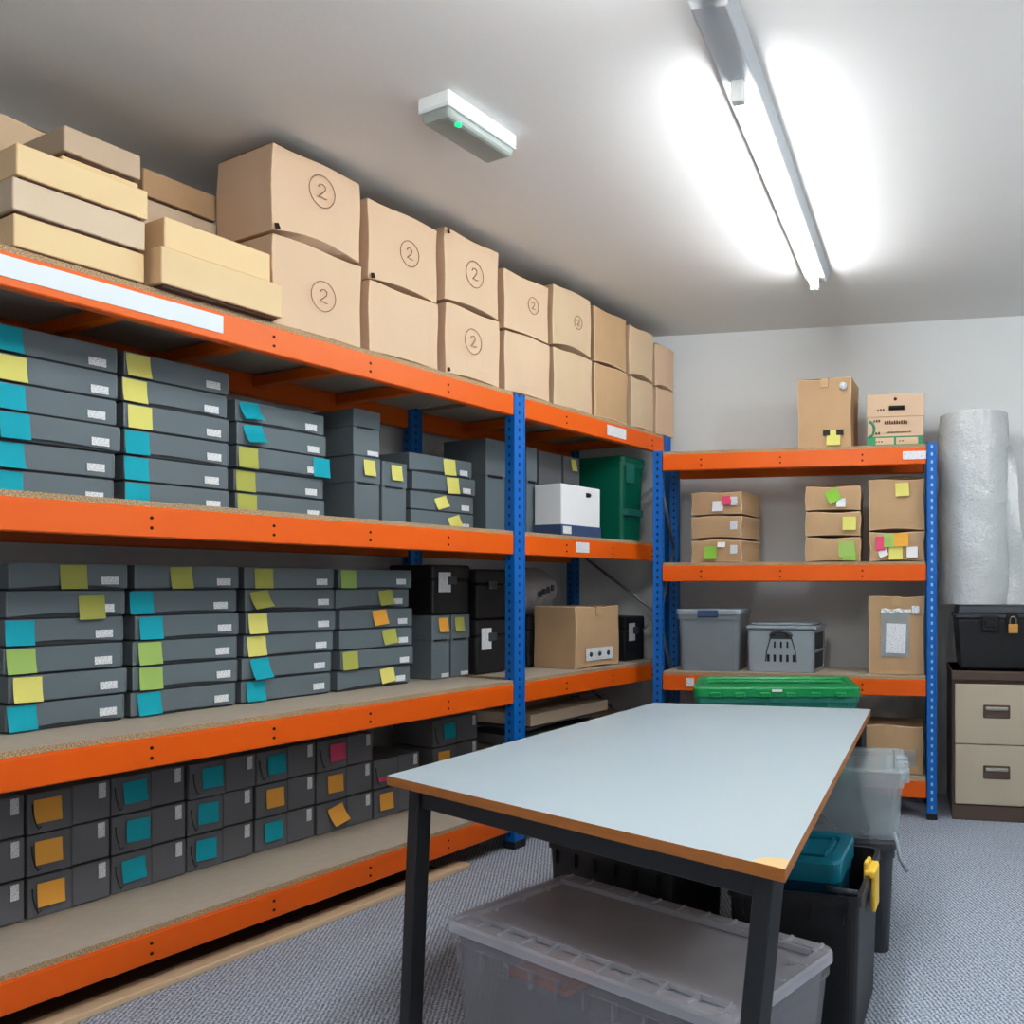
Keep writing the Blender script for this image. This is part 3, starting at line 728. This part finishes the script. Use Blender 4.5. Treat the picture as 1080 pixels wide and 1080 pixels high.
# printed archive carton
s0, s1 = ER.S(914, .07), ER.S(975, .07); w = s1 - s0
t = thing('archive_carton', 'kraft archive carton with green print and hand hole on end rack top', 'cardboard box', ER.pt((s0 + s1) / 2, .07, E1), ER.rot)
MB().box(-w / 2 + .004, w / 2 - .004, 0.004, .31, 0, .20, 0.003).build('body', 'kraft', t)
MB().box(-w / 2, w / 2, 0, .315, .165, .295, 0.004).build('lid', 'kraft', t)
MB().tube([(-.035, -0.002, .215), (.05, -0.002, .215)], 0.013, 10).build('hand_hole', 'black2', t)
MB().tube([(.0, -0.0025, .265), (.0, 0.002, .265)], 0.009, 12).build('string_hole', 'black2', t)
m = MB(); m.box(-w / 2 + .004, w / 2 - .004, .002, .0045, .0, .058, 0)
pts = []
for k in range(14):
    a = -math.pi / 2 + math.pi * k / 13; pts.append((-w / 2 + .012 + .03 * math.cos(a), .003, .10 + .042 * math.sin(a)))
m.tube(pts, 0.008, 6); m.build('green_print', 'blueprint', t)
m = MB()
m.box(-w / 2 + .05, -.008, .0, .0025, .012, .05, 0); m.box(.004, w / 2 - .035, .0, .0025, .012, .05, 0); m.build('write_on_panel', 'kraft', t)
m = MB()
for x0_, z_, ww, hh in ((-.06, .135, .13, .02), (-.12, .145, .04, .012), (-.10, .205, .045, .014), (-.11, .076, .03, .014), (-.05, .08, .14, .006), (-.11, .028, .045, .006), (.02, .03, .03, .006)):
    n_ = max(2, int(ww / .012))
    for k in range(n_): m.box(x0_ + ww * k / n_, x0_ + ww * (k + .65) / n_, -.0016 if z_ < .18 and z_ > .06 else -.0018, .003, z_ - hh * .5, z_ + hh * (.5 if k % 3 else .3), 0)
m.build('ink_print', 'ink', t)

GE = 'brown cartons on the second shelf of the end rack'
for i, (nts, nm) in enumerate([([('lime', .4, .72, {'w': .08}), ('white', .62, .9, {'w': .05, 'h': .03})], 'bottom with green note'), ([], 'middle one without notes'), ([('pink', .72, .8, {'w': .06, 'h': .05}), ('white', .55, .6, {'w': .07, 'h': .06})], 'topmost with pink note')]):
    c = carton('low brown carton, %s, left pile on end rack' % nm, ER, 726, 785, 0.10, E2 + .140 * i, .131, .30, 'kraft3', 210 + i, GE, wig=0.01, turn=-.2, notes=nts, tape=False)
    card(c, c['w'] * .36, .05, .045, .05, y=-.0105, mat='card', name='print_mark')
for i, (nts, nm) in enumerate([([('green', .75, .85, {'w': .09, 'h': .09}), ('lime', .8, .6)], 'bottom with pale green notes'), ([('yellow', .8, .8)], 'middle one with yellow note'), ([('lime', .45, .85, {'roll': .5}), ('white', .65, .5, {'w': .05, 'h': .05})], 'topmost with torn green note')]):
    carton('low brown carton, %s, centre pile on end rack' % nm, ER, 848, 909, 0.065, E2 + .145 * i, .135, .28, 'kraft3', 220 + i, GE, wig=0.01, notes=nts, flaps=2 if i == 2 else 0, tape=False)
carton('brown carton with cluster of coloured notes, bottom right on end rack', ER, 916, 976, 0.065, E2, .162, .28, 'kraft3', 230, GE, wig=0.0, tape=False,
       notes=[('pink', .2, .85, {'w': .05}), ('green', .36, .95, {'w': .06}), ('amber', .58, .97, {'w': .08}), ('yellow', .48, .52), ('white', .78, .5, {'w': .06, 'h': .06}), ('white', .22, .4, {'w': .05, 'h': .04, 'roll': .4})])
carton('taller brown carton with one yellow note, top right on end rack', ER, 915, 976, 0.065, E2 + .172, .285, .28, 'kraft3', 231, GE, wig=0.0, flaps=2, notes=[('yellow', .60, .93, {'roll': .05})], tape=False)

# grey clip-lid tub and folding crate on the third shelf
s0, s1 = ER.S(712, .05), ER.S(783, .05); w = s1 - s0
t = crate('grey translucent storage tub with clip lid on end rack shelf', 'storage_tub', ER.pt((s0 + s1) / 2 + .0, .04, E3), ER.rot, w - .02, .34, .36, 'greyclear', 'greyplastic', 'tub', ribs=False)
MB().box(-.06, .06, -.014, .004, .315, .355, .004).build('clip_handle', 'bluegrey', t)
for z in (.12, .2): MB().box(-.11, .12, .02, .3, z - .06, z, .003).build('paper_bundle', 'flat2', t)
s0, s1 = ER.S(788, .05), ER.S(859, .05); w = s1 - s0
t = thing('folding_crate', 'grey folding crate with slotted front and lid on end rack shelf', 'crate', ER.pt((s0 + s1) / 2, .07, E3), ER.rot - .10)
hh = .245
for y_ in (0, .298): MB().box(-w / 2, w / 2, y_, y_ + .012, 0, hh, .003).build('end_panel', 'greyplastic', t)
MB().box(-w / 2 + .01, w / 2 - .01, .01, .3, .0, .012, 0).build('crate_floor', 'dgrey', t)
for sx in (-1, 1):
    m = MB(); x = sx * (w / 2 - .006)
    for z0_, z1_ in ((0, .018), (.112, .128), (hh - .02, hh)): m.box(x - .006, x + .006, .0, .31, z0_, z1_, .001)
    for y_ in (0.0, .29): m.box(x - .006, x + .006, y_, y_ + .02, 0, hh, .001)
    m.build('side_frame', 'greyplastic', t)
    MB().box(x - .003 - sx * .004, x + .003 - sx * .004, .012, .298, .012, hh - .01, 0).build('side_panel', 'black', t)
m = MB(); m.box(-w / 2 - .012, w / 2 + .012, -.014, .322, hh, hh + .022, .006); m.box(-w / 2 + .01, w / 2 - .01, .004, .3, hh + .022, hh + .036, .008); m.build('lid', 'greyplastic', t)
m = MB()
def archp(r_): return [(r_ * math.cos(math.pi * k / 12) * 1.0, -.006, .205 + r_ * .45 * math.sin(math.pi * k / 12)) for k in range(13)]
m.tube(archp(.06), .012, 6); m.box(-.06, .06, -.004, .001, .19, .215, .003); m.build('handle', 'dgrey', t)
m = MB()
for k in range(5): m.box(-.075 + k * .0375 - .007, -.075 + k * .0375 + .007, -.002, .002, .06, .1, 0)
for k in range(3): m.box(-.0375 + k * .0375 - .005, -.0375 + k * .0375 + .005, -.002, .002, .14, .175, 0)
m.build('slot', 'black2', t)
m = MB(); m.tube([(-.06, -.002, .2), (-.085, -.003, .12), (-.09, -.003, .06)], .003, 5); m.tube([(.06, -.002, .2), (.085, -.003, .12), (.09, -.003, .06)], .003, 5); m.build('moulded_rib', 'dgrey', t)

c = carton('upright brown carton with document pocket on the end rack', ER, 915, 976, .065, E3, .435, .28, 'kraft3', 240, wig=0.0, tape=True, arch=0.002)
MB().box(-.085, .07, -.0115, -.008, .10, .36, 0).build('document_pocket', 'crystal', c)
card(c, -.005, .12, .11, .165, y=-.0118, mat='paper', name='delivery_note', rot=.03)
m = MB(); m.box(.085, .125, -.012, -.008, .34, .385, 0); m.build('print_mark', 'card', c)
m = MB()
m.sheet(lambda u, v: (-.085 + .165 * u, -.0125 - .004 * math.sin(20 * u + 6 * v), .345 + .022 * v + .004 * math.sin(13 * u)), 16, 3); m.build('torn_tape', 'white', c)
c = carton('wide brown carton wrapped in clear film at the end rack bottom', ER, 900, 975, .065, E4, .27, .3, 'kraft3', 241, wig=0.0)
MB().sheet(lambda u, v: (-.15 + .3 * u, -.012 - .006 * math.sin(11 * u + 5 * v), .04 + .10 * v * (1 - .5 * (1 - u)) + .008 * math.sin(9 * u)), 18, 6).build('loose_film', 'crystal', c)

# ------------------------------------------------------------------ filing cabinet, trunk, padlock, bubble wrap
cab_w, cab_d, cab_h = .47, .55, .815
cl = (1.166, 4.685)
cc = (cl[0] + ER.d[0] * cab_w / 2, cl[1] + ER.d[1] * cab_w / 2)
t = thing('filing_cabinet', 'beige and brown two-drawer metal filing cabinet beside the end rack', 'filing cabinet', (cc[0], cc[1], 0), ER.rot)
m = MB(); m.box(-cab_w / 2, cab_w / 2, .012, cab_d, 0, cab_h, .004); m.box(-cab_w / 2 - .002, cab_w / 2 + .002, -.012, cab_d, cab_h - .05, cab_h, .005); m.box(-cab_w / 2, cab_w / 2, -.004, .02, 0, .082, .003)
m.build('carcass', 'brownsteel', t)
for z0_ in (.088, .418):
    d = MB().box(-cab_w / 2 + .016, cab_w / 2 - .006, -.012, .03, z0_, z0_ + .326, .004).build('drawer', 'beige', t)
    hz = z0_ + .18
    h_ = MB().box(-.07, .07, -.016, -.010, hz - .036, hz + .036, .004).build('recessed_handle', 'brownsteel', d)
    MB().box(-.06, .06, -.024, -.012, hz + .006, hz + .026, .005, seg=2).build('pull_bar', 'chrome', h_)
tr0 = (1.2, 4.74)
fr_t = ER.S(1009, -.0)
tw = .43
tb = ER.pt(fr_t + tw / 2, .12, cab_h)
t = thing('tool_trunk', 'black plastic trunk with latches standing on the filing cabinet', 'trunk', tb, ER.rot)
MB().box(-tw / 2 + .03, tw / 2 - .03, .02, .40, 0, .285, .012, top=(-.022, -.012), seg=2).build('body', 'black', t)
m = MB(); m.box(-tw / 2, tw / 2, -.004, .42, .285, .31, .006); m.box(-tw / 2 + .012, tw / 2 - .012, .008, .41, .31, .36, .012, top=(.012, .012), seg=2); m.build('lid', 'dgrey', t)
m = MB(); m.box(-.075, .02, -.016, .004, .215, .30, .006); m.box(-.055, .0, -.021, -.012, .235, .275, .004); m.build('latch', 'black2', t)
m = MB(); m.box(.055, .12, -.014, .004, .25, .31, .005); m.build('hasp', 'black2', t)
pk = ER.pt(fr_t + tw / 2 + .09, .12 - .030, cab_h + .205)
t = thing('padlock', 'small brass padlock hanging on the black trunk', 'padlock', pk, ER.rot)
MB().box(-.026, .026, -.008, .008, 0, .052, .004, seg=2).build('body', 'brass', t)
MB().tube([(-.016, 0, .05), (-.016, 0, .075), (-.010, 0, .088), (0, 0, .093), (.010, 0, .088), (.016, 0, .075), (.016, 0, .05)], .004, 8).build('shackle', 'chrome', t)

rr = .198; rc = ER.pt(fr_t + .115, .12 + .215, cab_h + .362)
t = thing('bubble_wrap_roll', 'tall roll of clear bubble wrap standing on the black trunk', 'bubble wrap', rc, ER.rot)
m = MB(); HR = 1.09
def rollf(u, v):
    a = 2 * math.pi * u
    r_ = rr * (1 + .018 * math.sin(3 * a + 6 * v) + .012 * math.sin(17 * v + 2 * a) + .006 * math.sin(41 * v + 5 * a)) * (1 - .06 * max(0, v - .93) / .07 * .5)
    return (r_ * math.cos(a), r_ * math.sin(a), HR * v)
m.sheet(rollf, 64, 60)
m.tube([(rr * .35 * math.cos(2 * math.pi * k / 20), rr * .35 * math.sin(2 * math.pi * k / 20), HR - .01) for k in range(20)], .012, 6, closed=True)
for rr_ in (.55, .75, .92):
    m.tube([(rr * rr_ * math.cos(2 * math.pi * k / 24), rr * rr_ * math.sin(2 * math.pi * k / 24), HR - .012) for k in range(24)], .01, 5, closed=True)
m.build('roll', 'bubble', t)
m = MB()
def flapf(u, v):
    z = HR * (.82 * v); wid = .02 + .10 * (1 - v) ** .7
    return (rr * .86 + wid * u + .01 * math.sin(9 * v), -.08 - .05 * u + .02 * math.sin(7 * v + 2 * u), z + .0)
m.sheet(flapf, 8, 26); m.build('loose_end', 'bubble', t)

# ------------------------------------------------------------------ work table
TZ = .74
NL = at_height(408, 818, TZ); NR = at_height(828, 917, TZ); FR = at_height(918.5, 748, TZ); FL = at_height(690, 741, TZ)
t = thing('work_table', 'large table with pale grey laminate top and black steel frame', 'table', (NR[0], NR[1], 0), 0)
def rel(p): return (p[0] - NR[0], p[1] - NR[1])
quadT = [rel(NL), (0, 0), rel(FR), rel(FL)]
MB().prism(quadT, TZ - .026, TZ, 0, 1, 1).build('tabletop', ['laminate', 'woodedge'], t)
nd = Vector((NR[0] - NL[0], NR[1] - NL[1], 0)).normalized(); rd = Vector((FR[0] - NR[0], FR[1] - NR[1], 0)).normalized()
pts = [Vector((0, 0, 0)) - nd * .002]
for k in range(9):
    a = k / 8 * math.pi / 2
    pts.append(-nd * .075 * math.cos(a) + rd * .055 * math.sin(a) )
MB().prism([(p.x, p.y) for p in pts][::1], TZ - .0005, TZ + .0008).build('worn_corner', 'barewood', t)
def lerp(a, b, k): return (a[0] + (b[0] - a[0]) * k, a[1] + (b[1] - a[1]) * k)
def inset(p, du, dv): return (p[0] + nd.x * du + rd.x * dv, p[1] + nd.y * du + rd.y * dv)
legs = [(inset(rel(NL), .115, .05), (-.03, .0)), (inset((0, 0), -.045, .045), (-.07, .0)), (inset(rel(FR), -.05, -.07), (0.0, 0.0)), (inset(rel(FL), .08, -.06), (0.0, 0.0))]
ang = math.atan2(nd.y, nd.x)
for (p, lean) in legs:
    m = MB()
    M0 = Matrix.Rotation(ang, 4, 'Z')
    m.box(-.023, .023, -.023, .023, 0, TZ - .027, .003)
    for v in m.bm.verts:
        k = 1 - v.co.z / (TZ - .027); q = M0 @ v.co; v.co = (q.x + lean[0] * k, q.y + lean[1] * k, v.co.z)
    m.build('leg', 'blacksteel', t, loc=(p[0], p[1], 0))
def rail(a, b):
    dx, dy = b[0] - a[0], b[1] - a[1]; L = math.hypot(dx, dy)
    MB().box(.0235, L - .0235, -.013, .013, TZ - .082, TZ - .027, .003).build('rail', 'blacksteel', t, loc=(a[0], a[1], 0), rot=(0, 0, math.atan2(dy, dx)))
LP = [l[0] for l in legs]
for i in range(4): rail(LP[i], LP[(i + 1) % 4])
# ------------------------------------------------------------------ things under the table
fl_, fr_ = Vector((-.55, 2.73, 0)), Vector((.24, 2.17, 0))
dv = (fr_ - fl_); Wd = dv.length; dv.normalize(); into = Vector((-dv.y, dv.x, 0)); ra = math.atan2(dv.y, dv.x)
dpt = .45
mid = (fl_ + fr_) / 2 - into * dpt
t = crate('large frosted clear storage box with ribbed lid under the table', 'clear_storage_box', (mid.x, mid.y, 0), ra, Wd, dpt, .36, 'frost', 'frostrim', 'storage box', ribs=True, taper=.03)
t.children[1].data.materials[0] = MT['frost']
m = MB()
for k in range(11):
    x = -Wd / 2 + .03 + (Wd - .06) * k / 10
    m.box(x - .004, x + .004,   .004, .055, .352, .366, 0); m.box(x - .004, x + .004, dpt - .055, dpt - .004, .352, .366, 0)
for k in range(5):
    y_ = .03 + (dpt - .06) * k / 4
    m.box(-Wd / 2 + .004, -Wd / 2 + .055, y_ - .004, y_ + .004, .352, .362, 0); m.box(Wd / 2 - .055, Wd / 2 - .004, y_ - .004, y_ + .004, .352, .362, 0)
m.box(-Wd / 2 + .036, Wd / 2 - .036, .052, .06, .353, .367, 0); m.box(-Wd / 2 + .036, Wd / 2 - .036, dpt - .06, dpt - .052, .353, .367, 0)
m.build('lid_rib', 'frostrim', t)
q = thing('document_pile', 'dark grey pile of papers inside the frosted storage box', 'papers', (mid.x + into.x * .05, mid.y + into.y * .05, .014), ra)
MB().box(-.36, .38, 0.02, .27, 0, .2, .004).build('papers', 'char', q)
MB().box(-.33, -.1, .03, .2, .201, .215, .002).build('orange_reflection', 'orange', q)  # orange slab stands in for an orange reflection inside the box

# open black bins
nb = fl_ + into * .04 + dv * (-.15); wb = .54
ctr = nb + dv * wb / 2
crate('empty open black plastic bin beneath table, behind frosted box', 'plastic_bin', (ctr.x, ctr.y, 0), ra, wb, .30, .44, 'black', 'black', 'bin', open_top=True)
rb = math.radians(-16); db = Vector((math.cos(rb), math.sin(rb), 0)); ib = Vector((-db.y, db.x, 0))
nr = Vector((.325, 2.29, 0)); wb2 = .38
ctr = nr - db * wb2 / 2
t = crate('open black plastic bin with yellow clip holding the teal box', 'plastic_bin', (ctr.x, ctr.y, 0), rb, wb2, .47, .44, 'black', 'black', 'bin', open_top=True)
m = MB()
x = wb2 / 2
m.box(x - .018, x + .014, .19, .30, .43, .452, .006, seg=2); m.box(x + .002, x + .016, .20, .29, .33, .45, .005, seg=2); m.box(x - .02, x - .006, .20, .235, .40, .475, .006, seg=2); m.box(x - .02, x - .006, .255, .285, .41, .468, .006, seg=2)
m.build('clip', 'yellowplastic', t)
m = MB(); m.tube([(x - .01, .02, .448), (x - .06, .012, .452), (x - .10, .03, .45)], .008, 6); m.build('rim_handle', 'dgrey', t)
tc = ctr + ib * .09 - db * .01
t = crate('teal lidded plastic box standing inside the black bin', 'teal_box', (tc.x, tc.y, .014), rb, .25, .28, .49, 'tealdeep', 'tealplastic', 'storage box', ribs=False, taper=.02, lid_h=.06)
m = MB(); m.box(-.07, .07, .06, .065, .478, .488, 0); m.box(-.07, .07, .235, .24, .478, .488, 0); m.box(-.075, -.07, .06, .24, .478, .488, 0); m.box(.07, .075, .06, .24, .478, .488, 0); m.box(-.003, .003, .1, .2, .478, .486, 0)
m.build('lid_ridge', 'tealplastic', t)
tw_ = .42
pb = Vector((.36, 2.98, 0))
t = crate('dark grey tub on the floor carrying the clear tub', 'plastic_tub', (pb.x - .0, pb.y, 0), math.radians(-10), .36, .40, .395, 'dgrey', 'dgrey', 'tub', ribs=True, lid_h=.03)
t = crate('clear plastic tub stacked on a dark tub beside the table edge', 'clear_tub', (pb.x + .015, pb.y - .01, .397), math.radians(-10), .39, .42, .245, 'crystal', 'crystal', 'storage box', ribs=True)
m = MB()
for k in range(4): m.box(.17, .215, .05 + k * .085, .10 + k * .085, .19, .235, .008, seg=2)
m.build('clip_lug', 'crystal', t)
MB().tube([(.16, .01, .03), (.17, -.008, .0), (.18, -.02, -.05), (.205, -.03, -.09)], .007, 6).build('strap', 'greyplastic', t)
# green attached-lid totes beyond the table
gy = 4.07; gx0 = (731 - CX) / F * gy; gx1 = (908 - CX) / F * gy
for k, (zb, lb) in enumerate(((0, 'green lidded tote on the floor beneath an identical tote'), (.402, 'green hinged-lid tote standing beyond the far table edge'))):
    t = crate(lb, 'lidded_tote', ((gx0 + gx1) / 2, gy, zb), 0, gx1 - gx0 - .012, .5, .395, 'greenteal', 'greenplastic', 'crate', ribs=True, taper=.03, lid_h=.045, group=None)
    w = gx1 - gx0
    m = MB(); m.box(-w / 2 + .06, w / 2 - .06, .24, .256, .388, .40, .003)
    for j in range(6): m.box(-w / 2 + .08 + j * .12, -w / 2 + .13 + j * .12, -.010, .02, .345, .37, .003)
    m.build('lid_hinge', 'greenplastic', t)
    card(t, .0, .374, .05, .012, y=-.012, mat='white', name='torn_label')

# ------------------------------------------------------------------ ceiling lights
a, b = Vector((-.085, 2.34, 0)), Vector((.405, 4.47, 0))
dr = (b - a); Lb = dr.length; angL = math.atan2(dr.y, dr.x); mid = (a + b) / 2
t = thing('tube_light', 'long fluorescent tube light with lit bare tube on the ceiling', 'ceiling light', (mid.x, mid.y, CEIL), angL)
m = MB()
m.box(-Lb / 2, Lb / 2, -.05, .05, -.052, 0, .004, top=(0, -.022))
m.build('batten', 'batten', t)
for xx in (-Lb / 2 + .36, Lb / 2 - .08):
    mm = MB(); mm.box(xx - .018, xx + .018, -.022, .022, -.12, -.05, .006, seg=2); mm.build('lamp_holder', 'whiteplastic', t)
MB().tube([(-Lb / 2 + .378, 0, -.096), (Lb / 2 - .098, 0, -.096)], .018, 14).build('tube', 'tube', t)

# the next fixture of the same row, above the near part of the room
r2 = t.copy(); col.objects.link(r2); r2.location = (mid.x - dr.x / Lb * 2.3, mid.y - dr.y / Lb * 2.3, CEIL)
r2['label'] = 'second tube light in line, over the near end of the room'
for ch in list(t.children):
    c2 = ch.copy(); col.objects.link(c2); c2.parent = r2
a = at_height(443, 122, 2.868); b_ = at_height(471, 109, 2.868); c_ = at_height(540.5, 155.5, 2.868); d_ = at_height(518, 168, 2.868)
cx = sum(q[0] for q in (a, b_, c_, d_)) / 4; cy = sum(q[1] for q in (a, b_, c_, d_)) / 4
t = thing('emergency_light', 'white box emergency light with green indicator on the ceiling', 'ceiling light', (cx, cy, CEIL), math.atan2(c_[1] - b_[1], c_[0] - b_[0]))
MB().box(-.165, .165, -.07, .07, -.045, 0, .006, seg=2).build('housing', 'whiteplastic', t)
MB().box(-.165, .165, -.07, .07, -.052, -.045, .003).build('bezel', 'whiteplastic', t)
MB().box(-.152, .15, -.058, .058, -.085, -.052, .012, top=(-.012, -.01), seg=2).build('diffuser', 'lens', t)
MB().tube([(-.10, -.048, -.088), (-.10, -.048, -.078)], .011, 10).build('indicator', 'led', t)

# ------------------------------------------------------------------ unseen lamps: added fill bulbs, plus the ceiling light on the right
def bulb(name, loc, power, rad=.18, colr=(1, .965, .92)):
    l = bpy.data.lights.new(name, 'POINT'); l.shadow_soft_size = rad; l.energy = power; l.color = colr
    o = bpy.data.objects.new(name, l); col.objects.link(o); o.location = loc; return o
for k, (x_, y_) in enumerate(((-.22, 1.75), (-.36, 1.15), (-.50, .55))):
    bulb('tube_fill_bulb', (x_, y_, 2.70), 13, .05, (1, .98, .95))  # bare bulbs added to strengthen the light of the second tube
bulb('ceiling_lamp_right', (2.2, 2.3, 2.60), 34, colr=(.94, .98, 1))
bulb('fill_lamp_behind', (.9, -1.0, 2.5), 10)  # weak fill lamp added behind the camera, no fixture there

w = bpy.data.worlds.new('World'); bpy.context.scene.world = w; w.use_nodes = True
w.node_tree.nodes['Background'].inputs[0].default_value = (.8, .85, .9, 1); w.node_tree.nodes['Background'].inputs[1].default_value = .3

# ------------------------------------------------------------------ camera
cam = bpy.data.cameras.new('Camera'); co = bpy.data.objects.new('Camera', cam); col.objects.link(co)
co.location = (0, 0, H); co.rotation_euler = (math.pi / 2, 0, 0)
cam.sensor_fit = 'HORIZONTAL'; cam.sensor_width = 36; cam.lens = F / 1080 * 36
cam.shift_x = (540 - CX) / 1080; cam.shift_y = (CY - 540) / 1080
cam.clip_start = .02
sc = bpy.context.scene; sc.camera = co
sc.view_settings.view_transform = 'Standard'; sc.view_settings.look = 'None'; sc.view_settings.exposure = -0.2
vs = sc.view_settings; vs.use_curve_mapping = True
cv = vs.curve_mapping.curves[3]
for p_ in ((0.16, 0.135), (0.5, 0.49), (0.78, 0.81)): cv.points.new(*p_)
vs.curve_mapping.update()
sc.cycles.max_bounces = 8; sc.cycles.transparent_max_bounces = 12
sc.cycles.use_denoising = True
